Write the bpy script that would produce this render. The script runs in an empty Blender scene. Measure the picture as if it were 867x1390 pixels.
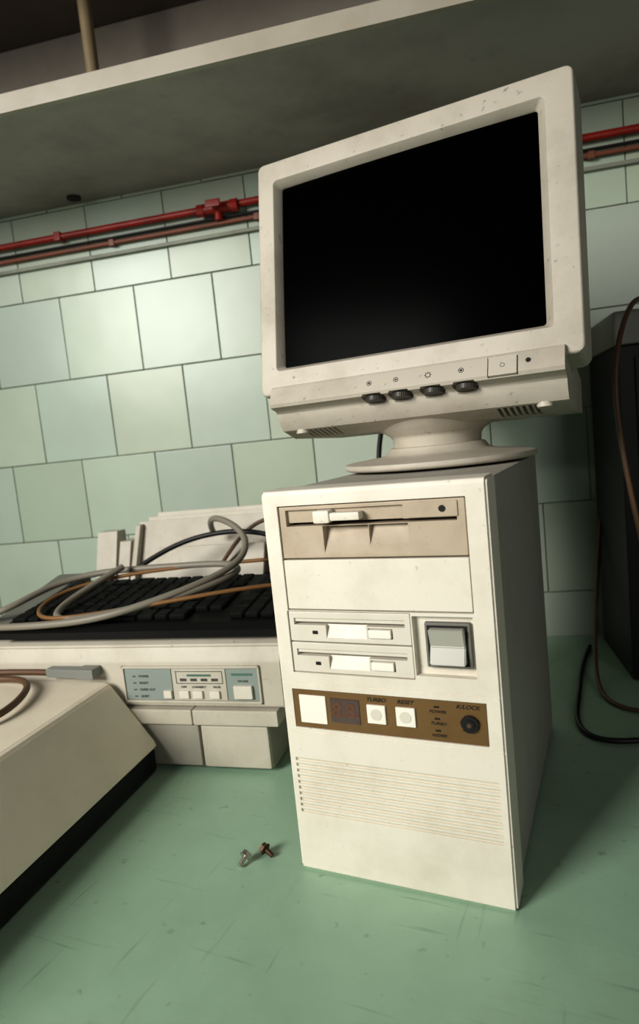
import bpy, bmesh, math, random
from mathutils import Matrix, Vector
random.seed(4)
scene=bpy.context.scene
I4=Matrix.Identity(4)

# ------------------------------------------------------------ materials
def srgb(r,g,b):
    def c(v):
        v/=255.0
        return v/12.92 if v<=.04045 else ((v+.055)/1.055)**2.4
    return (c(r),c(g),c(b),1)
def mat(name,rgb,rough=.5,spec=.5,metal=0,dirt=None,dirt_amt=.0,scale=12,bump=0,bscale=400,coat=0,emit=0,speck=0,scratch=0):
    m=bpy.data.materials.new(name); m.use_nodes=True
    nt=m.node_tree; N=nt.nodes; L=nt.links
    b=N['Principled BSDF']; col=srgb(*rgb)
    b.inputs['Base Color'].default_value=col
    b.inputs['Roughness'].default_value=rough
    b.inputs['Metallic'].default_value=metal
    b.inputs['Specular IOR Level'].default_value=spec
    b.inputs['Coat Weight'].default_value=coat
    tc=N.new('ShaderNodeTexCoord')
    last=None
    if dirt:
        n=N.new('ShaderNodeTexNoise'); n.inputs['Scale'].default_value=scale; n.inputs['Detail'].default_value=8; n.inputs['Roughness'].default_value=.65
        L.new(tc.outputs['Object'],n.inputs['Vector'])
        r=N.new('ShaderNodeMapRange'); r.inputs['From Min'].default_value=.45; r.inputs['From Max'].default_value=.8
        r.inputs['To Max'].default_value=dirt_amt
        L.new(n.outputs['Fac'],r.inputs['Value'])
        mx=N.new('ShaderNodeMix'); mx.data_type='RGBA'
        mx.inputs['A'].default_value=col; mx.inputs['B'].default_value=srgb(*dirt)
        L.new(r.outputs['Result'],mx.inputs['Factor']); last=mx.outputs['Result']
        if speck:
            n3=N.new('ShaderNodeTexNoise'); n3.inputs['Scale'].default_value=scale*14; n3.inputs['Detail'].default_value=4
            L.new(tc.outputs['Object'],n3.inputs['Vector'])
            r3=N.new('ShaderNodeMapRange'); r3.inputs['From Min'].default_value=.66; r3.inputs['From Max'].default_value=.76; r3.inputs['To Max'].default_value=speck
            L.new(n3.outputs['Fac'],r3.inputs['Value'])
            m3=N.new('ShaderNodeMix'); m3.data_type='RGBA'; m3.inputs['B'].default_value=srgb(*[int(k*.5) for k in dirt])
            L.new(last,m3.inputs['A']); L.new(r3.outputs['Result'],m3.inputs['Factor']); last=m3.outputs['Result']
        if scratch:
            for ang,sc in ((.6,(6,90,6)),(-.9,(70,5,6))):
                mp=N.new('ShaderNodeMapping'); mp.inputs['Rotation'].default_value=(0,0,ang); mp.inputs['Scale'].default_value=sc
                n4=N.new('ShaderNodeTexNoise'); n4.inputs['Scale'].default_value=1.6; n4.inputs['Detail'].default_value=6
                L.new(tc.outputs['Object'],mp.inputs['Vector']); L.new(mp.outputs['Vector'],n4.inputs['Vector'])
                r4=N.new('ShaderNodeMapRange'); r4.inputs['From Min'].default_value=.64; r4.inputs['From Max'].default_value=.76; r4.inputs['To Max'].default_value=scratch
                L.new(n4.outputs['Fac'],r4.inputs['Value'])
                m4=N.new('ShaderNodeMix'); m4.data_type='RGBA'; m4.inputs['B'].default_value=srgb(*[int(k*.55) for k in dirt])
                L.new(last,m4.inputs['A']); L.new(r4.outputs['Result'],m4.inputs['Factor']); last=m4.outputs['Result']
        L.new(last,b.inputs['Base Color'])
        r2=N.new('ShaderNodeMapRange'); r2.inputs['To Min'].default_value=max(0,rough-.08); r2.inputs['To Max'].default_value=min(1,rough+.12)
        L.new(n.outputs['Fac'],r2.inputs['Value']); L.new(r2.outputs['Result'],b.inputs['Roughness'])
    if bump:
        n2=N.new('ShaderNodeTexNoise'); n2.inputs['Scale'].default_value=bscale; n2.inputs['Detail'].default_value=3
        L.new(tc.outputs['Object'],n2.inputs['Vector'])
        bp=N.new('ShaderNodeBump'); bp.inputs['Strength'].default_value=bump; bp.inputs['Distance'].default_value=.0006
        L.new(n2.outputs['Fac'],bp.inputs['Height']); L.new(bp.outputs['Normal'],b.inputs['Normal'])
    return m

M_bezel=mat('tower_plastic',(223,217,203),.5,dirt=(172,161,136),dirt_amt=.4,scale=14,bump=.15,bscale=900,speck=.25)
M_steel=mat('tower_painted_steel',(176,172,162),.42,dirt=(128,121,106),dirt_amt=.45,scale=9,bump=.25,bscale=700,speck=.3)
M_mon=mat('monitor_plastic',(188,181,167),.52,dirt=(136,126,106),dirt_amt=.55,scale=13,bump=.2,bscale=800,speck=.5)
M_monb=mat('monitor_shell_plastic',(164,158,143),.55,dirt=(122,112,94),dirt_amt=.4,scale=10,bump=.2)
M_tan=mat('floppy_tan_plastic',(184,169,148),.5,dirt=(138,118,92),dirt_amt=.4,scale=30,speck=.3)
M_white=mat('drive_white_plastic',(214,208,195),.45,dirt=(176,164,136),dirt_amt=.25,scale=30)
M_btn=mat('button_white',(234,230,218),.4)
M_dark=mat('dark_slot',(14,13,12),.7)
M_gold=mat('bronze_panel',(122,94,56),.38,metal=.3,dirt=(90,68,40),dirt_amt=.4,scale=40)
M_ink=mat('print_ink',(20,16,12),.6)
M_greyink=mat('print_grey_ink',(70,70,66),.6)
M_disp=mat('display_dark',(60,32,16),.2,coat=.3)
M_seg=mat('display_segments',(100,62,34),.35)
M_greysw=mat('switch_grey',(118,116,108),.45,dirt=(88,84,76),dirt_amt=.3,scale=60)
M_greysw2=mat('switch_light_grey',(176,174,164),.4)
M_glass=mat('crt_glass',(2,2,2),.2,spec=.01)
M_black=mat('black_plastic',(14,14,14),.5,spec=.3,bump=.2)
M_wheel=mat('thumbwheel_grey',(74,70,62),.45)
M_key=mat('keycap_black',(14,14,13),.6,spec=.15)
M_print=mat('printer_plastic',(190,184,169),.5,dirt=(138,128,106),dirt_amt=.4,scale=14,bump=.2,speck=.3)
M_printd=mat('printer_lower_plastic',(156,152,140),.5,dirt=(118,110,96),dirt_amt=.4,scale=14,bump=.2)
M_blue=mat('printer_label_greygreen',(140,150,143),.5)
M_cream=mat('case_cream_plastic',(240,231,210),.5,dirt=(198,182,148),dirt_amt=.3,scale=8,bump=.3,bscale=900)
M_red=mat('red_pipe_paint',(160,36,22),.4,dirt=(84,28,16),dirt_amt=.8,scale=20,bump=.4,bscale=120)
M_copper=mat('brown_pipe_paint',(138,80,58),.45,dirt=(98,82,66),dirt_amt=.7,scale=20)
M_conduit=mat('pale_conduit',(142,146,130),.5,dirt=(94,90,76),dirt_amt=.6,scale=14)
M_cabg=mat('cable_grey',(134,128,115),.5)
M_cabb=mat('cable_brown',(96,70,46),.5)
M_cabo=mat('cable_tan',(134,98,58),.5)
M_cabk=mat('cable_black',(14,14,14),.5)
M_shelf=mat('shelf_grey_paint',(176,168,162),.5,dirt=(108,98,91),dirt_amt=.9,scale=3.5,bump=.3,bscale=60,speck=.15)
M_lip=mat('shelf_edge_cream',(180,173,158),.5,dirt=(146,133,110),dirt_amt=.5,scale=8)
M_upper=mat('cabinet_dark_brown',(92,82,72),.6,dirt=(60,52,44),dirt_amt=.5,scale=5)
M_plaster=mat('plaster_wall',(140,133,121),.8,dirt=(104,97,84),dirt_amt=.6,scale=4,bump=.4,bscale=80)
M_grout=mat('grout',(134,137,123),.85,dirt=(102,102,88),dirt_amt=.5,scale=10)
M_post=mat('hanger_beige',(146,130,100),.5,dirt=(106,90,62),dirt_amt=.5,scale=12)
M_desk=mat('desk_green_laminate',(160,190,164),.34,dirt=(122,148,124),dirt_amt=.5,scale=5,bump=.15,bscale=250,speck=.4,scratch=.4)
M_wood=mat('desk_edge',(90,74,52),.6)
M_floor=mat('floor_lino',(96,90,78),.7,dirt=(70,64,54),dirt_amt=.5,scale=3)
M_chrome=mat('screw_zinc',(196,192,182),.32,metal=.9)
M_rust=mat('screw_rusty',(104,82,62),.5,metal=.5,dirt=(62,44,30),dirt_amt=.8,scale=300)
M_cab=mat('cabinet_grey',(138,136,125),.45,dirt=(88,86,76),dirt_amt=.5,scale=8)
M_cabd=mat('cabinet_black',(16,16,15),.5,spec=.3)
M_clear=mat('plug_grey',(128,130,124),.4)

# tiles with per-face colour attribute
M_tile=mat('green_glazed_tile',(176,198,168),.28,spec=.32)
nt=M_tile.node_tree
at=nt.nodes.new('ShaderNodeAttribute'); at.attribute_name='tint'
tc=nt.nodes.new('ShaderNodeTexCoord'); nz=nt.nodes.new('ShaderNodeTexNoise'); nz.inputs['Scale'].default_value=5; nz.inputs['Detail'].default_value=6
nt.links.new(tc.outputs['Object'],nz.inputs['Vector'])
mr=nt.nodes.new('ShaderNodeMapRange'); mr.inputs['From Min'].default_value=.4; mr.inputs['From Max'].default_value=.75; mr.inputs['To Max'].default_value=.3
nt.links.new(nz.outputs['Fac'],mr.inputs['Value'])
mx=nt.nodes.new('ShaderNodeMix'); mx.data_type='RGBA'; mx.inputs['B'].default_value=srgb(144,150,131)
nt.links.new(at.outputs['Color'],mx.inputs['A']); nt.links.new(mr.outputs['Result'],mx.inputs['Factor'])
nt.links.new(mx.outputs['Result'],nt.nodes['Principled BSDF'].inputs['Base Color'])
nb_=nt.nodes.new('ShaderNodeTexNoise'); nb_.inputs['Scale'].default_value=14; nb_.inputs['Detail'].default_value=1
bp_=nt.nodes.new('ShaderNodeBump'); bp_.inputs['Strength'].default_value=.25; bp_.inputs['Distance'].default_value=.002
nt.links.new(tc.outputs['Object'],nb_.inputs['Vector']); nt.links.new(nb_.outputs['Fac'],bp_.inputs['Height']); nt.links.new(bp_.outputs['Normal'],nt.nodes['Principled BSDF'].inputs['Normal'])

# ------------------------------------------------------------ helpers
def empty(name,loc=(0,0,0)):
    e=bpy.data.objects.new(name,None); e.empty_display_size=.05
    scene.collection.objects.link(e); e.location=loc
    return e
def finish(name,bm,m,parent=None,M=I4,smooth=False,ang=35):
    me=bpy.data.meshes.new(name)
    bmesh.ops.recalc_face_normals(bm,faces=bm.faces)
    bm.to_mesh(me); bm.free()
    me.transform(M)
    for k in (m if isinstance(m,(list,tuple)) else [m]): me.materials.append(k)
    o=bpy.data.objects.new(name,me); scene.collection.objects.link(o)
    if smooth:
        me.shade_smooth()
        me.set_sharp_from_angle(angle=math.radians(ang))
        wn=o.modifiers.new('wn','WEIGHTED_NORMAL'); wn.keep_sharp=True; wn.weight=90
    if parent:
        o.parent=parent; o.matrix_parent_inverse=Matrix.Translation(parent.location).inverted()
    return o
def add_box(bm,x0,x1,y0,y1,z0,z1,bev=0,seg=2,mi=0,M=None):
    r=bmesh.ops.create_cube(bm,size=1)
    vs=r['verts']
    for v in vs:
        v.co=Vector((x0+(v.co.x+.5)*(x1-x0),y0+(v.co.y+.5)*(y1-y0),z0+(v.co.z+.5)*(z1-z0)))
    fs=set(f for v in vs for f in v.link_faces)
    if bev:
        es=list(set(e for v in vs for e in v.link_edges))
        r2=bmesh.ops.bevel(bm,geom=es,offset=bev,segments=seg,affect='EDGES',profile=.6)
        fs=set(f for f in r2['faces']); 
        allv=set(v for f in fs for v in f.verts)
        fs=set(f for v in allv for f in v.link_faces); vs=list(set(v for f in fs for v in f.verts))
    for f in fs: f.material_index=mi
    if M is not None:
        for v in vs: v.co=M@v.co
    return vs
def box(name,x0,x1,y0,y1,z0,z1,m,parent=None,M=I4,bev=.001,seg=2):
    bm=bmesh.new(); add_box(bm,x0,x1,y0,y1,z0,z1,bev,seg)
    return finish(name,bm,m,parent,M,smooth=True)
def add_cyl(bm,p,axis,r,h,n=32,r2=None,mi=0,bev=0):
    q=Vector((0,0,1)).rotation_difference(Vector(axis)).to_matrix().to_4x4()
    rr=bmesh.ops.create_cone(bm,cap_ends=True,segments=n,radius1=r,radius2=r if r2 is None else r2,depth=h)
    for v in rr['verts']: v.co=(Matrix.Translation(p)@q)@v.co
    fs=set(f for v in rr['verts'] for f in v.link_faces)
    for f in fs: f.material_index=mi
    return rr['verts']
def cyl(name,p,axis,r,h,m,parent=None,M=I4,n=32,r2=None,bev=0):
    bm=bmesh.new(); add_cyl(bm,p,axis,r,h,n,r2)
    if bev:
        es=[e for e in bm.edges if e.calc_face_angle(0)>1]
        bmesh.ops.bevel(bm,geom=es,offset=bev,segments=2,affect='EDGES')
    return finish(name,bm,m,parent,M,smooth=True)
def prism(bm,poly,a0,a1,fn,mi=0):
    n=len(poly)
    A=[bm.verts.new(fn(a0,*p)) for p in poly]; B=[bm.verts.new(fn(a1,*p)) for p in poly]
    fs=[bm.faces.new(A),bm.faces.new(B[::-1])]
    for i in range(n): fs.append(bm.faces.new([A[i],B[i],B[(i+1)%n],A[(i+1)%n]]))
    for f in fs: f.material_index=mi
    bmesh.ops.recalc_face_normals(bm,faces=fs)
    return A+B
def carve(o,cuts,bev=.0007):
    bm=bmesh.new()
    for c in cuts:
        if callable(c): c(bm)
        else: add_box(bm,*c)
    bmesh.ops.recalc_face_normals(bm,faces=bm.faces)
    me=bpy.data.meshes.new('cut'); bm.to_mesh(me); bm.free()
    co=bpy.data.objects.new('cut',me); scene.collection.objects.link(co)
    o.modifiers.clear()
    md=o.modifiers.new('b','BOOLEAN'); md.operation='DIFFERENCE'; md.object=co; md.solver='EXACT'
    try: md.use_self=True
    except: pass
    if bev:
        bv=o.modifiers.new('v','BEVEL'); bv.width=bev; bv.segments=2; bv.limit_method='ANGLE'; bv.angle_limit=math.radians(40)
    dg=bpy.context.evaluated_depsgraph_get(); dg.update()
    nm=bpy.data.meshes.new_from_object(o.evaluated_get(dg))
    o.modifiers.clear(); o.data=nm
    nm.shade_smooth(); nm.set_sharp_from_angle(angle=math.radians(30))
    wn=o.modifiers.new('wn','WEIGHTED_NORMAL'); wn.keep_sharp=True; wn.weight=90
    bpy.data.objects.remove(co)
    return o
def text(name,s,loc,size,m,parent,M=I4,shear=0,align='CENTER',rot=None,depth=.00012,sx=1):
    c=bpy.data.curves.new(name,'FONT'); c.body=s; c.size=size; c.align_x=align; c.align_y='CENTER'; c.shear=shear; c.extrude=depth; c.offset=size*.02
    o=bpy.data.objects.new(name,c); scene.collection.objects.link(o)
    dg=bpy.context.evaluated_depsgraph_get(); dg.update()
    me=bpy.data.meshes.new_from_object(o.evaluated_get(dg)); bpy.data.objects.remove(o)
    R=rot if rot is not None else Matrix.Rotation(math.pi/2,4,'X')
    me.transform(M@Matrix.Translation(loc)@R@Matrix.Diagonal((sx,1,1,1)))
    me.materials.clear(); me.materials.append(m)
    o=bpy.data.objects.new(name,me); scene.collection.objects.link(o); o.parent=parent
    o.matrix_parent_inverse=Matrix.Translation(parent.location).inverted()
    return o
def cable(name,pts,r,m,M=I4,parent=None):
    c=bpy.data.curves.new(name,'CURVE'); c.dimensions='3D'; c.bevel_depth=r; c.bevel_resolution=5; c.use_fill_caps=True
    s=c.splines.new('NURBS'); s.points.add(len(pts)-1)
    for p,q in zip(s.points,pts): 
        w=M@Vector(q); p.co=(w.x,w.y,w.z,1)
    s.use_endpoint_u=True; s.order_u=4; s.resolution_u=14
    c.materials.append(m)
    o=bpy.data.objects.new(name,c); scene.collection.objects.link(o)
    if parent:
        o.parent=parent; o.matrix_parent_inverse=Matrix.Translation(parent.location).inverted()
    return o
def lathe(name,prof,cx,cy,m,parent,M=I4,n=72):
    bm=bmesh.new(); rings=[]
    for r,z in prof:
        rings.append([bm.verts.new((cx+r*math.cos(2*math.pi*i/n),cy+r*math.sin(2*math.pi*i/n),z)) for i in range(n)])
    for a,b in zip(rings,rings[1:]):
        for i in range(n): bm.faces.new([a[i],a[(i+1)%n],b[(i+1)%n],b[i]])
    bm.faces.new(rings[0]); bm.faces.new(rings[-1])
    return finish(name,bm,m,parent,M,smooth=True,ang=50)
def rrect(hw,hh,r,c,n=6,cb=0,ca=0):
    pts=[]
    for sx,sy,a0 in ((1,1,0),(-1,1,90),(-1,-1,180),(1,-1,270)):
        for i in range(n+1):
            a=math.radians(a0+90*i/n)
            pts.append((ca+sx*(hw-r)+r*math.cos(a),cb+sy*(hh-r)+r*math.sin(a),c))
    return pts
def loft(name,rings,m,parent,M,cap0=False,cap1=True,ang=40):
    bm=bmesh.new(); R=[[bm.verts.new(p) for p in r] for r in rings]
    n=len(R[0])
    for a,b in zip(R,R[1:]):
        for i in range(n): bm.faces.new([a[i],a[(i+1)%n],b[(i+1)%n],b[i]])
    if cap0: bm.faces.new(R[0])
    if cap1: bm.faces.new(R[-1])
    return finish(name,bm,m,parent,M,smooth=True,ang=ang)

# ------------------------------------------------------------ room
WALL=Matrix.Translation((-.7285,.4525,0))@Matrix.Rotation(.22805,4,'Z')
bm=bmesh.new()
tint=bm.loops.layers.color.new('tint')
add_box(bm,-1.2,2.2,.004,.12,-.75,.845,0,mi=1)
add_box(bm,-1.2,2.2,.0,.12,.845,1.9,0,mi=2)
z0=.37522
for j in range(-3,4):
    off=0 if j%2==0 else .075
    for i in range(-8,15):
        x0=i*.15+off; zz=z0+j*.15
        if zz>.84: continue
        zt=min(zz+.15,.845)
        vs=add_box(bm,x0+.0008,x0+.1492,-.0005,.0055,zz+.0008,zt-.0008,.0012,2)
        cx,cz=x0+.075,zz+.075
        ra,rb=random.uniform(-.005,.005),random.uniform(-.005,.005)
        for v in vs: v.co.y+=(v.co.x-cx)*ra+(v.co.z-cz)*rb
        k=random.uniform(.96,1.01)
        col=(184/255*k*random.uniform(.985,1.015),196/255*k,179/255*k*random.uniform(.98,1.02),1)
        for f in set(f for v in vs for f in v.link_faces):
            for l in f.loops: l[tint]=[min(1,c) for c in col]
wall=finish('wall_back',bm,[M_tile,M_grout,M_plaster],None,WALL,smooth=True,ang=50)

floor=box('floor',-2.2,2.4,-3.0,1.6,-.80,-.75,M_floor,bev=0)

# desk
desk=empty('desk')
bm=bmesh.new()
def wl(x): return .4525+math.tan(.22805)*(x+.7285)
poly=[(-1.35,-.75),(1.0,-.75),(1.0,wl(1.0)-.003),(-1.35,wl(-1.35)-.003)]
prism(bm,poly,-.03,0,lambda a,p,q:Vector((p,q,a)))
finish('desk_top',bm,M_desk,desk)
for n,(x,y) in enumerate([(-1.28,-.7),(.93,-.7),(.93,.75),(-1.28,.2)]):
    box('leg_%d'%(n+1),x-.025,x+.025,y-.025,y+.025,-.75,-.03,M_wood,desk)
box('apron',-1.3,.95,-.74,-.72,-.13,-.03,M_wood,desk)

# shelf
sh=empty('wall_shelf')
box('shelf_board',-1.15,2.1,-.296,-.0015,.83,.852,M_shelf,sh,WALL,bev=.001)
box('shelf_front_edge',-1.15,2.1,-.306,-.2965,.829,.853,M_lip,sh,WALL,bev=.0015)
cyl('shelf_bolt',(.15,-.03,.8285),(0,0,1),.012,.004,M_dark,sh,WALL)
up=empty('overhead_cabinet')
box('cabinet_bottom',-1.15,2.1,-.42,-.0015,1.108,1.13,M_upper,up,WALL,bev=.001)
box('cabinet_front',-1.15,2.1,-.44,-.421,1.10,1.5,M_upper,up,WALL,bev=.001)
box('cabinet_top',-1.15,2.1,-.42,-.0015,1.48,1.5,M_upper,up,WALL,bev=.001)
hp=cyl('shelf_hanger_rod',(.268,-.13,.98),(0,0,1),.0100,.256,M_post,None,WALL)

# pipes along wall
def pipe_along(name,z,r,y,m,s0=-1.1,s1=2.0,parent=None):
    return cyl(name,((s0+s1)/2,y,z),(1,0,0),r,s1-s0,m,parent,WALL,n=20)
rp=empty('wall_water_pipes')
pipe_along('red_pipe',.7755,.0058,-.012,M_red,parent=rp)
for s in (-.5,.1,.9,1.4):
    box('pipe_clip',s-.006,s+.006,-.020,-.0008,.768,.783,M_red,rp,WALL,bev=.001)
bm=bmesh.new()
add_cyl(bm,(.405,-.016,.773),(1,0,0),.0085,.05,20); add_cyl(bm,(.375,-.016,.773),(1,0,0),.0105,.012,8)
add_cyl(bm,(.435,-.016,.773),(1,0,0),.0105,.012,8); add_cyl(bm,(.405,-.016,.765),(0,0,1),.007,.024,16)
add_cyl(bm,(.405,-.028,.773),(0,1,0),.006,.026,16); add_box(bm,.392,.418,-.043,-.038,.767,.779,.002)
finish('pipe_valve',bm,M_red,rp,WALL,smooth=True)
pipe_along('brown_pipe',.7505,.0036,-.008,M_copper,parent=rp)
for s in (-.4,.2,.47,1.0): box('brown_pipe_clip',s-.005,s+.005,-.013,-.0008,.745,.756,M_copper,rp,WALL,bev=.001)
pipe_along('dark_pipe',.760,.0022,-.006,M_ink,parent=rp)
cd=empty('wall_conduit')
box('conduit_run',-1.1,2.0,-.009,-.0008,.729,.7355,M_conduit,cd,WALL,bev=.002)

# ------------------------------------------------------------ computer tower
T=empty('computer_tower',(.09,.16,0))
H=.327
bm=bmesh.new(); add_box(bm,.0018,.1782,.0345,.318,.003,.3245,.002,2)
finish('steel_cover',bm,M_steel,T,smooth=True)
bm=bmesh.new(); add_box(bm,.0035,.1765,.03,.04,.005,.323)
finish('seam_shadow_gap',bm,M_dark,T)
for n,(x,y) in enumerate([(.02,.05),(.16,.05),(.02,.3),(.16,.3)]):
    cyl('foot_%d'%(n+1),(x,y,.002),(0,0,1),.008,.004,M_black,T)
bm=bmesh.new()
prof=[(.033,.0),(.0030,.0),(.0,.0028),(0,.3225),(.0020,.3262),(.005,.327),(.033,.327)]
vs=prism(bm,prof,0,.18,lambda a,p,q:Vector((a,p,q)))
es=[e for e in bm.edges if all(abs(v.co.x-e.verts[0].co.x)<1e-6 for v in e.verts) and not all(v.co.y>.03 for v in e.verts)]
bmesh.ops.bevel(bm,geom=es,offset=.0018,segments=2,affect='EDGES')
bez=finish('front_bezel',bm,M_bezel,T)
cuts=[(.0140,.1645,-.01,.026,.2292,.3142),(.0130,.1168,-.01,.026,.1768,.2286),
      (.1180,.1632,-.01,.006,.1805,.2265),
      (.0098,.1684,-.01,.0012,.1292,.1625),
      (-.01,.19,-.01,.0009,.1672,.1681),(-.01,.19,-.01,.0009,.1254,.1263)]
def vents(bm):
    for i in range(10):
        z=.1010-i*.0051
        prism(bm,[(-.01,z-.0018),(.0024,z-.0018),(.0007,z+.0012),(-.01,z+.0012)],.0062,.1735,lambda a,p,q:Vector((a,p,q)))
cuts.append(vents)
carve(bez,cuts,.0003)
box('bay_recess_back',.012,.1665,.024,.029,.17,.316,M_dark,T,bev=0)
# 5.25 floppy
fd=box('floppy_drive_525',.0148,.1638,.0012,.024,.2716,.3134,M_tan,T,bev=.0008)
def trap(bm):
    pf=[(-.01,.2755),(.0012,.2755),(.0105,.2968),(-.01,.2968)]
    prism(bm,pf,.052,.090,lambda a,p,q:Vector((a,p,q)))
def trap2(bm):
    pf=[(-.01,.2810),(.0012,.2810),(.0075,.2968),(-.01,.2968)]
    prism(bm,pf,.0905,.121,lambda a,p,q:Vector((a,p,q)))
carve(fd,[(.0205,.1575,-.01,.014,.2975,.3000),trap,trap2,(.0205,.118,-.01,.0042,.3000,.3105)],.0004)
box('slot_dark',.0206,.1574,.0132,.0142,.2974,.3001,M_dark,T,bev=0)
bm=bmesh.new(); add_box(bm,.050,.086,-.006,.004,.3015,.3078,.0015); add_box(bm,.048,.062,-.0075,.004,.3000,.3100,.002)
finish('drive_lever',bm,M_bezel,T,smooth=True)
box('lamp_block',.1215,.1585,.0,.003,.3005,.3118,M_tan,T,bev=.0006)
cyl('drive_led',(.1475,.0,.3065),(0,1,0),.0024,.0014,M_dark,T)
box('blank_bay_cover',.0148,.1638,.0006,.02,.2302,.2704,M_bezel,T,bev=.0008)
# 3.5 floppies
for k,(a,b) in enumerate([(.2032,.2280),(.1774,.2022)]):
    d=box('floppy_drive_35_%d'%(k+1),.0136,.1162,.0010,.02,a,b,M_white,T,bev=.0007)
    def rc(bm,a=a,b=b):
        prism(bm,[(-.01,a+.0035),(.0016,a+.0035),(.0058,b-.010),(-.01,b-.010)],.046,.080,lambda s,p,q:Vector((s,p,q)))
    carve(d,[(.018,.1115,-.01,.012,b-.0110,b-.0088),rc,(.018,.1115,-.01,.0026,b-.0088,b-.0055),(.0815,.1015,-.01,.004,a+.0045,a+.0125)],.0003)
    box('slot_dark',.0181,.1114,.011,.0125,b-.0112,b-.0086,M_dark,T,bev=0)
    box('eject_button',.0823,.1007,-.0012,.004,a+.0052,a+.0118,M_btn,T,bev=.0008)
    box('drive_led',.034,.0385,.0004,.0015,a+.0065,a+.0092,M_dark if k==0 else M_ink,T,bev=.0003)
# switch
box('switch_frame',.1265,.1605,.0015,.007,.1870,.2215,M_greysw,T,bev=.0012)
box('switch_gap',.1285,.1585,.0012,.003,.1890,.2195,M_dark,T,bev=0)
bm=bmesh.new()
prism(bm,[(.004,.1910),(-.0055,.1915),(-.0005,.2040),(-.0048,.2178),(.004,.2180)],.1305,.1567,lambda s,p,q:Vector((s,p,q)))
bmesh.ops.bevel(bm,geom=list(bm.edges),offset=.0007,segments=2,affect='EDGES')
finish('power_switch_rocker',bm,M_greysw2,T,smooth=True)
# bronze panel
box('control_plate',.0102,.1680,.0004,.002,.1296,.1621,M_gold,T,bev=.0003)
box('badge_plate',.0155,.0395,-.0006,.001,.1340,.1580,M_btn,T,bev=.0008)
box('display_window',.0435,.0685,-.0001,.001,.1365,.1570,M_disp,T,bev=.0003)
text('display_digits','8.8.',(.0560,-.0002,.1468),.0165,M_seg,T,shear=.1)
for nm,xa,xb in (('turbo_button',.0750,.0905),('reset_button',.0988,.1143)):
    box(nm,xa,xb,-.0014,.001,.1392,.1545,M_btn,T,bev=.0008)
    cyl(nm+'_dimple',((xa+xb)/2,-.0015,.1469),(0,1,0),.0046,.0004,M_white,T)
text('label_turbo','TURBO',(.0828,.0003,.1583),.0043,M_ink,T,shear=.3,sx=1.15)
text('label_reset','RESET',(.1066,.0003,.1583),.0043,M_ink,T,shear=.3,sx=1.15)
for s,z in (('POWER',.1530),('TURBO',.1437),('H/DISK',.1343)):
    text('label_led','%s'%s,(.1315,.0003,z),.0031,M_ink,T,shear=.3,sx=1.2)
    box('status_led',.1290,.1330,-.0002,.001,z+.0032,z+.0044,M_dark,T,bev=.0002)
text('label_lock','K/LOCK',(.1545,.0003,.1583),.0042,M_ink,T,shear=.3,sx=1.15)
cyl('key_lock',(.1555,-.0008,.1460),(0,1,0),.0066,.0026,M_ink,T,bev=.0005)
cyl('key_lock_barrel',(.1555,-.0024,.1460),(0,1,0),.0038,.0012,M_dark,T)
cyl('key_lock_core',(.1555,-.0032,.1460),(0,1,0),.0018,.0008,M_rust,T)

# ------------------------------------------------------------ monitor
MO=empty('crt_monitor',(.088,.235,.33))
yw,tl=-.0219,.1781
e1=Vector((math.cos(yw),math.sin(yw),0)); nb=Vector((-math.sin(yw),math.cos(yw),0))
e2=math.cos(tl)*Vector((0,0,1))+math.sin(tl)*nb; e3=e1.cross(e2)
MM=Matrix(((e1.x,e2.x,e3.x,.0844),(e1.y,e2.y,e3.y,.1713),(e1.z,e2.z,e3.z,.5387),(0,0,0,1)))
oa,ob=-.0035,.0020
rings=[rrect(.1310,.0975,.003,-.013,cb=ob,ca=oa),rrect(.1313,.0978,.003,-.009,cb=ob,ca=oa),rrect(.1370,.1022,.0045,-.0008,cb=ob,ca=-.0025),rrect(.1380,.1032,.005,0,cb=ob,ca=-.0025),
 rrect(.1565,.1235,.006,0),rrect(.1582,.1252,.007,-.0010),rrect(.1592,.1262,.008,-.0035),rrect(.1612,.1276,.009,-.046),rrect(.1600,.1265,.009,-.049),
 rrect(.1540,.1200,.009,-.049),rrect(.1535,.1195,.009,-.052)]
loft('bezel',rings,M_mon,MO,MM,cap1=False)
rings=[rrect(.1535,.1195,.012,-.050),rrect(.1500,.1170,.014,-.10),rrect(.138,.108,.02,-.15,cb=.002),rrect(.105,.085,.025,-.24,cb=0),rrect(.095,.078,.025,-.335,cb=0),rrect(.09,.072,.02,-.34)]
loft('rear_shell',rings,M_monb,MO,MM,cap0=True)
bm=bmesh.new(); nx,ny=24,18; g=[]
for j in range(ny+1):
    row=[]
    for i in range(nx+1):
        a=-.1345+.269*i/nx; b=-.1010+.202*j/ny
        row.append(bm.verts.new((a+oa,b+ob,-.0085-.0035*((a/.1345)**2*.6+(b/.1010)**2*.4))))
    g.append(row)
for j in range(ny):
    for i in range(nx): bm.faces.new([g[j][i],g[j][i+1],g[j+1][i+1],g[j+1][i]])
finish('screen_glass',bm,M_glass,MO,MM,smooth=True,ang=60)
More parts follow.
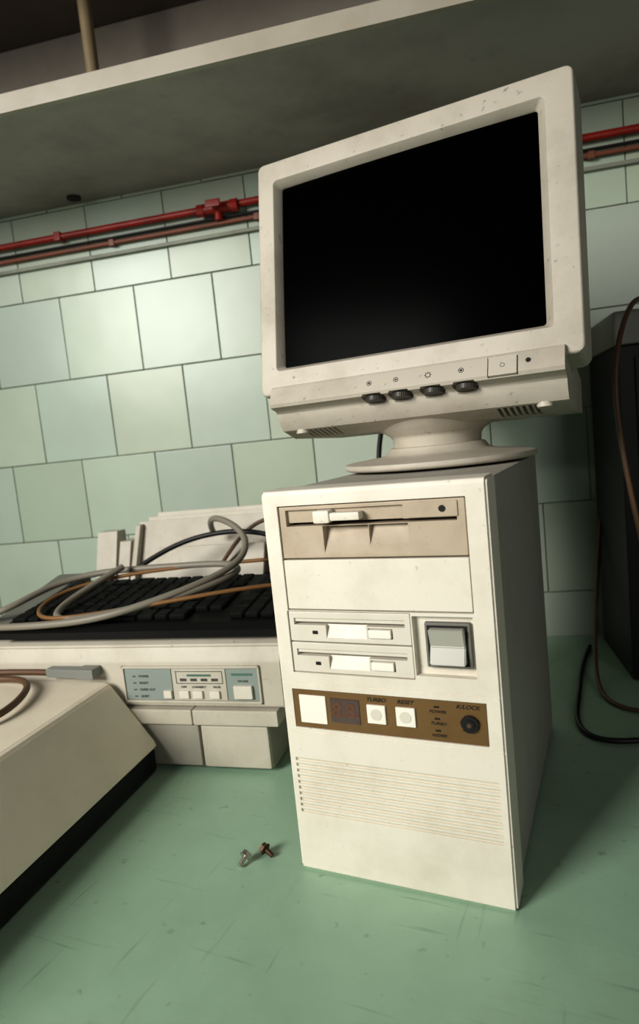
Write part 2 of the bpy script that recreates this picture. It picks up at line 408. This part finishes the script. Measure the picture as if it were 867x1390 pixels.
# chin: slanted control strip
bm=bmesh.new()
prof=[(-.03,-.1175),(.0,-.1175),(.0040,-.1185),(.0060,-.1210),(.0105,-.1375),(.0085,-.1410),(-.002,-.1425),(-.006,-.1450),(-.010,-.1540),(-.018,-.1610),(-.045,-.1650),(-.17,-.1460),(-.17,-.1100),(-.03,-.1100)]
prism(bm,prof,-.143,.143,lambda a,p,q:Vector((a,q,p)))
chin=finish('control_chin',bm,M_mon,MO)
SL=Matrix.Translation((0,-.1293,.0083))@Matrix.Rotation(-math.atan2(.0045,.0165),4,'X')   # frame of the slanted strip
cuts=[]
for a in (-.031,-.004,.027,.0576): cuts.append(lambda bm,a=a:add_cyl(bm,(a,-.1435,.0015),(0,1,0),.0120,.008,24))
cuts.append((.0790,.1050,-.1400,-.1205,.0050,.02))
for k in range(7):
    cuts.append((-.120+k*.0055,-.117+k*.0055,-.17,-.153,-.075,-.022)); cuts.append((.080+k*.0055,.083+k*.0055,-.17,-.153,-.075,-.022))
carve(chin,cuts,.0008)
chin.data.transform(MM)
for n,a in enumerate((-.031,-.004,.027,.0576)):
    bm=bmesh.new(); add_cyl(bm,(a,-.1430,-.0015),(0,1,0),.0090,.0040,28)
    for k in range(28):
        t=2*math.pi*k/28; add_box(bm,-.0004,.0004,-.0020,.0020,.0086,.0096,M=Matrix.Translation((a,-.1430,-.0015))@Matrix.Rotation(t,4,'Y'))
    finish('thumbwheel_%d'%(n+1),bm,M_wheel,MO,MM,smooth=True)
    bm=bmesh.new(); 
    for k in range(16):
        t=2*math.pi*k/16; add_box(bm,-.0005,.0005,.0019,.0024,.0,.0002,M=Matrix.Translation((a-.002,0,0))@Matrix.Rotation(t,4,'Z'))
    if n in(0,3): add_cyl(bm,(a-.002,0,.0001),(0,0,1),.0011,.0003,12)
    if n==1: add_box(bm,a-.0028,a-.0012,-.0008,.0008,.0,.0002)
    if n==2:
        for k in range(8):
            add_box(bm,-.0002,.0002,.0026,.0034,0,.0002,M=Matrix.Translation((a-.002,0,0))@Matrix.Rotation(k*math.pi/4,4,'Z'))
    finish('icon_%d'%(n+1),bm,M_ink,MO,MM@SL)
box('power_button',.0798,.1042,-.0102,.0080,-.004,.0010,M_mon,MO,MM@SL,bev=.0009)
bm=bmesh.new()
for k in range(16):
    t=2*math.pi*k/16; add_box(bm,-.0004,.0004,.0016,.0020,.0,.0002,M=Matrix.Translation((.092,-.001,.001))@Matrix.Rotation(t,4,'Z'))
finish('power_icon',bm,M_greyink,MO,MM@SL)
cyl('power_led',(.1135,.0008,.0),(0,0,1),.0021,.0012,M_dark,MO,MM@SL)
for s in (-1,1): cyl('shell_foot',(s*.122,-.1625,-.024),(0,1,0),.007,.005,M_mon,MO,MM,bev=.001)
lathe('swivel_bowl',[(.046,.344),(.047,.356),(.050,.360),(.060,.366),(.070,.377),(.076,.390),(.078,.402)],.088,.235,M_mon,MO)
lathe('base_disc',[(.097,.3268),(.1005,.3280),(.1015,.3305),(.1005,.3335),(.095,.3350),(.062,.3385),(.054,.3410),(.051,.3460),(.049,.3475)],.088,.235,M_mon,MO)
cable('monitor_cable',[(-.025,.46,.55),(-.03,.45,.42),(-.045,.42,.36),(-.04,.40,.30),(-.045,.38,.2),(-.03,.40,.05),(-.02,.42,.006),(.1,.44,.006)],.0035,M_cabk,parent=MO)

# ------------------------------------------------------------ printer
PR=Matrix.Translation((-.241,.111,0))@Matrix.Rotation(.1637,4,'Z')
P=empty('dot_matrix_printer',(-.26,.25,0))
box('lower_base',-.19,.142,.004,.30,.003,.075,M_printd,P,PR,bev=.004)
box('front_door_left',-.19,.056,-.0005,.01,.006,.056,M_printd,P,PR,bev=.003)
box('front_door_right',.059,.141,-.0015,.01,.006,.056,M_print,P,PR,bev=.003)
bm=bmesh.new(); add_box(bm,-.20,.052,-.006,.03,.058,.076,.002); add_box(bm,.053,.156,-.006,.03,.058,.076,.002)
finish('paper_slot_ledge',bm,M_print,P,PR,smooth=True)
bm=bmesh.new()
prof=[(.0,.078),(.0,.130),(.006,.148),(.016,.153),(.10,.155),(.10,.145),(.30,.145),(.32,.13),(.32,.078)]
prism(bm,prof,-.235,.165,lambda a,p,q:Vector((a,p,q)))
bmesh.ops.bevel(bm,geom=[e for e in bm.edges],offset=.002,segments=2,affect='EDGES')
finish('upper_body',bm,M_print,P,PR,smooth=True)
box('side_rail_right',.135,.165,.10,.32,.14,.165,M_print,P,PR,bev=.004)
bm=bmesh.new()
prism(bm,[(.02,.150),(.03,.162),(.20,.200),(.215,.195),(.215,.150)],-.262,-.214,lambda a,p,q:Vector((a,p,q)))
bmesh.ops.bevel(bm,geom=[e for e in bm.edges],offset=.003,segments=2,affect='EDGES')
finish('side_cover_left',bm,M_greysw,P,PR,smooth=True)
box('platen_cover',-.20,.13,.18,.30,.144,.175,M_black,P,PR,bev=.006)
# control panel with raised frame
bm=bmesh.new()
for x0,x1,z0_,z1_ in ((-.033,.139,.1235,.1265),(-.033,.139,.0825,.0855),(-.033,-.0305,.0825,.1265),(.1365,.139,.0825,.1265)): add_box(bm,x0,x1,-.0028,.001,z0_,z1_,.0008)
finish('panel_surround',bm,M_print,P,PR,smooth=True)
box('panel_left',-.030,.0300,-.0012,.002,.0860,.1230,M_blue,P,PR,bev=.0005)
box('panel_right',.0985,.1360,-.0012,.002,.0860,.1230,M_blue,P,PR,bev=.0005)
box('panel_middle',.0310,.0975,-.0012,.002,.0860,.1230,M_print,P,PR,bev=.0005)
for z in (.114,.106,.098,.090):
    box('indicator',-.020,-.016,-.0016,.001,z-.0006,z+.0006,M_greyink,P,PR,bev=0)
    text('label_indicator',{.114:'POWER',.106:'READY',.098:'PAPER OUT',.090:'QUIET'}[z],(-.012,-.0014,z),.0038,M_greyink,P,PR,align='LEFT')
for x,w in ((.024,.010),(.045,.012),(.062,.012),(.083,.012)):
    box('panel_button',x-w/2,x+w/2,-.004,.001,.0885,.0975,M_white,P,PR,bev=.001)
box('online_button',.107,.129,-.005,.001,.0890,.1040,M_white,P,PR,bev=.001)
for x,s in ((.045,'LF/FF'),(.064,'LOAD/EJECT'),(.086,'PAUSE'),(.118,'ON LINE')):
    text('label_button',s,(x,-.0014,.1015 if x<.1 else .1085),.0032,M_greyink,P,PR)
bm=bmesh.new()
for x0,x1,z0_,z1_ in ((.036,.094,.1195,.1201),(.036,.094,.1055,.1061),(.036,.0366,.1055,.1201),(.0934,.094,.1055,.1201)): add_box(bm,x0,x1,-.0016,-.001,z0_,z1_)
for i in range(4): add_box(bm,.041+i*.013,.049+i*.013,-.0016,-.001,.1085,.1115)
finish('panel_frame',bm,M_greyink,P,PR)
bm=bmesh.new(); add_box(bm,.105,.130,-.0016,-.001,.1150,.1175); add_box(bm,.05,.08,-.0016,-.001,.1140,.1165)
finish('panel_marks',bm,mat('panel_green',(84,116,104),.5),P,PR)
# paper guide tray upright at the rear: stacked slanted leaves
bm=bmesh.new()
prism(bm,[(.262,.155),(.290,.250),(.314,.250),(.314,.155)],-.245,-.208,lambda a,p,q:Vector((a,p,q)))
prism(bm,[(.250,.155),(.278,.234),(.310,.234),(.310,.155)],-.197,-.177,lambda a,p,q:Vector((a,p,q)))
prism(bm,[(.255,.155),(.300,.262),(.303,.262),(.262,.155)],-.17,.135,lambda a,p,q:Vector((a,p,q)))
prism(bm,[(.268,.155),(.306,.268),(.309,.268),(.275,.155)],-.155,.120,lambda a,p,q:Vector((a,p,q)))
prism(bm,[(.280,.155),(.311,.274),(.314,.274),(.288,.155)],-.140,.135,lambda a,p,q:Vector((a,p,q)))
prism(bm,[(.232,.155),(.262,.222),(.266,.222),(.240,.155)],-.12,.06,lambda a,p,q:Vector((a,p,q)))
for x,h in ((-.165,.258),(-.10,.228),(.02,.230),(.12,.260)):
    prism(bm,[(.240,.155),(.286,h),(.310,h),(.30,.155)],x-.004,x+.004,lambda a,p,q:Vector((a,p,q)))
finish('paper_guide',bm,M_print,P,PR,smooth=True)

# keyboard on printer
KB=empty('keyboard',(-.27,.21,.155))
KM=PR@Matrix.Translation((.070,.004,.1585))@Matrix.Rotation(math.radians(7),4,'X')
bm=bmesh.new()
prism(bm,[(0,0),(0,.008),(.012,.013),(.155,.018),(.163,.014),(.163,0)],-.275,.093,lambda a,p,q:Vector((a,p,q)))
finish('keyboard_body',bm,M_black,KB,KM)
bm=bmesh.new()
for r in range(6):
    y=.018+r*.0225+(.004 if r==5 else 0); x=-.268
    lay=[1]*15 if r else [1.25,1,1.25,6,1.25,1,1.25]
    for w in lay:
        x2=x+.0188*w; add_box(bm,x+.0008,x2-.0008,y,y+.0205,.013,.0200,.0018,1); x=x2
    for k in range(3): add_box(bm,.030+k*.0188+.0008,.030+k*.0188+.0180,y,y+.0205,.013,.0200,.0018,1)
finish('keycaps',bm,M_key,KB,KM,smooth=True)

# cables over printer
cable('grey_cable',[(-.34,.03,.17),(-.22,.0,.175),(-.12,-.004,.178),(-.05,-.002,.185),(.0,.02,.195),(.045,.06,.205),(.085,.12,.22),(.078,.16,.25),(.03,.18,.275),(-.005,.21,.27),(-.02,.26,.24)],.0044,M_cabg,PR)
cable('grey_cable',[(-.36,.07,.17),(-.26,.03,.175),(-.215,.05,.19),(-.20,.11,.205),(-.14,.145,.213),(-.03,.15,.213),(.06,.15,.215),(.085,.11,.208),(.04,.05,.198),(-.04,.0,.188),(-.11,.0,.180),(-.145,.03,.185),(-.13,.08,.2),(-.10,.13,.22)],.0044,M_cabg,PR)
cable('tan_cable',[(.165,.12,.19),(.12,.07,.20),(.03,.03,.195),(-.06,.005,.188),(-.14,.0,.182),(-.175,.04,.190),(-.16,.10,.203),(-.06,.145,.212),(.06,.165,.212),(.13,.175,.212)],.0026,M_cabo,PR)
cable('tan_cable',[(.00,.24,.20),(.05,.24,.262),(.10,.25,.262),(.14,.26,.235),(.15,.27,.20)],.003,M_cabb,PR)
cable('black_cable',[(-.10,.165,.21),(-.06,.19,.235),(.0,.2,.25),(.06,.2,.25),(.11,.2,.238),(.14,.2,.215),(.15,.19,.18)],.0036,M_cabk,PR)

# ------------------------------------------------------------ cream equipment case in the foreground
E=empty('equipment_case',(-.4,-.05,0))
bm=bmesh.new()
prism(bm,[(-.40,.0008),(-.003,.0008),(.0,.006),(.0,.028),(-.003,.031),(-.40,.031)],-.42,-.008,lambda a,p,q:Vector((p,a,q)))
finish('black_base',bm,M_black,E,PR)
bm=bmesh.new()
prism(bm,[(-.405,.031),(.0035,.031),(.0035,.037),(-.046,.106),(-.051,.109),(-.40,.116)],-.425,-.0065,lambda a,p,q:Vector((p,a,q)))
bmesh.ops.bevel(bm,geom=[e for e in bm.edges],offset=.0022,segments=3,affect='EDGES')
finish('cream_cover',bm,M_cream,E,PR,smooth=True,ang=50)
cable('brown_cable',[(-.66,.0,.119),(-.50,.06,.119),(-.44,.078,.119),(-.40,.085,.119),(-.365,.088,.119)],.0038,M_cabb)
cable('brown_cable',[(-.42,-.12,.118),(-.335,-.07,.118),(-.315,-.03,.118),(-.345,.03,.118),(-.375,.06,.119),(-.42,.065,.119),(-.50,.03,.119),(-.66,-.04,.119)],.0038,M_cabb)
PG=empty('cable_plug',(-.33,.09,.12))
PM=Matrix.Translation((-.35,.088,.1205))@Matrix.Rotation(.1,4,'Z')
bm=bmesh.new(); add_box(bm,-.02,.025,-.007,.007,-.005,.006,.002); add_box(bm,.025,.05,-.009,.009,-.005,.007,.002)
finish('plug_body',bm,M_clear,PG,PM,smooth=True)

# ------------------------------------------------------------ screws on the desk
def screw(name,p,m,tilt,az):
    R=Matrix.Translation(p)@Matrix.Rotation(az,4,'Z')@Matrix.Rotation(tilt,4,'Y')@Matrix.Scale(1.2,4)
    bm=bmesh.new()
    add_cyl(bm,(0,0,.0095),(0,0,1),.0036,.003,6); add_cyl(bm,(0,0,.0078),(0,0,1),.0044,.0006,24)
    add_cyl(bm,(0,0,.004),(0,0,1),.0016,.0076,14)
    for k in range(7): add_cyl(bm,(0,0,.0008+k*.001),(0,0,1),.0020,.0004,14,r2=.0015)
    add_box(bm,-.003,.003,-.0004,.0004,.0108,.0112)
    return finish(name,bm,m,None,R,smooth=True)
screw('screw',(-.0525,-.0165,.0024),M_chrome,math.radians(62),math.radians(80))
screw('screw',(-.031,.0045,.0024),M_rust,math.radians(68),math.radians(165))

# ------------------------------------------------------------ equipment at right
CB=empty('equipment_cabinet',(.38,.58,0))
CM=Matrix.Translation((.268,.475,0))@Matrix.Rotation(.228,4,'Z')
box('cabinet_body',0,.40,0,.17,.0008,.445,M_cabd,CB,CM,bev=.003)
box('cabinet_cap',-.004,.404,-.006,.172,.4455,.488,M_cab,CB,CM,bev=.004)
box('cabinet_panel',.02,.38,-.003,.002,.05,.43,M_black,CB,CM,bev=.002)
cable('brown_cable',[(.36,.50,.495),(.30,.44,.497),(.285,.40,.49),(.268,.36,.44),(.262,.35,.38),(.270,.35,.30),(.282,.35,.22),(.30,.36,.12),(.32,.38,.03),(.36,.40,.006),(.5,.42,.006)],.0030,M_cabb)
cable('black_cable',[(.21,.60,.004),(.20,.50,.004),(.205,.42,.004),(.20,.32,.004),(.23,.27,.004),(.29,.30,.004),(.40,.36,.004)],.0032,M_cabk)
cable('black_cable',[(.235,.62,.2),(.225,.56,.10),(.22,.50,.02),(.225,.44,.004),(.24,.37,.004),(.30,.36,.004),(.45,.40,.004)],.0028,M_cabb)

# ------------------------------------------------------------ camera
R=Vector((.9040,.4153,-.1012)); U=Vector((.0464,.1400,.9891)); F=Vector((-.4249,.8988,-.1073))
R.normalize(); F=(F-F.dot(R)*R).normalized(); U=R.cross(F)
cd_=bpy.data.cameras.new('camera'); cam=bpy.data.objects.new('camera',cd_); scene.collection.objects.link(cam)
cam.matrix_world=Matrix(((R.x,U.x,-F.x,.26202),(R.y,U.y,-F.y,-.44563),(R.z,U.z,-F.z,.36152),(0,0,0,1)))
cd_.sensor_fit='HORIZONTAL'; cd_.sensor_width=24; cd_.lens=24*866.71/867; cd_.clip_start=.01
cd_.dof.use_dof=True; cd_.dof.focus_distance=.56; cd_.dof.aperture_fstop=7
scene.camera=cam

# ------------------------------------------------------------ lights
def area(name,loc,target,sx,sy,power,col,spread=180):
    l=bpy.data.lights.new(name,'AREA'); l.shape='RECTANGLE'; l.size=sx; l.size_y=sy; l.energy=power; l.color=col; l.spread=math.radians(spread)
    o=bpy.data.objects.new(name,l); scene.collection.objects.link(o); o.location=loc
    o.rotation_euler=(Vector(target)-Vector(loc)).to_track_quat('-Z','Y').to_euler(); return o
area('window_light',(-.85,-1.75,1.10),(-.08,.45,.25),.8,.8,11,(1,.98,.94),spread=75)
area('right_side_light',(.95,-.75,.55),(.05,.05,.15),.35,.5,2.1,(1,.97,.93))  # added lamp at right, set close so the tower side dims towards the back
w=bpy.data.worlds.new('world'); scene.world=w; w.use_nodes=True
w.node_tree.nodes['Background'].inputs['Color'].default_value=(.86,.84,.82,1)
w.node_tree.nodes['Background'].inputs['Strength'].default_value=.035
scene.view_settings.view_transform='Standard'
scene.view_settings.exposure=.18
scene.view_settings.gamma=.84
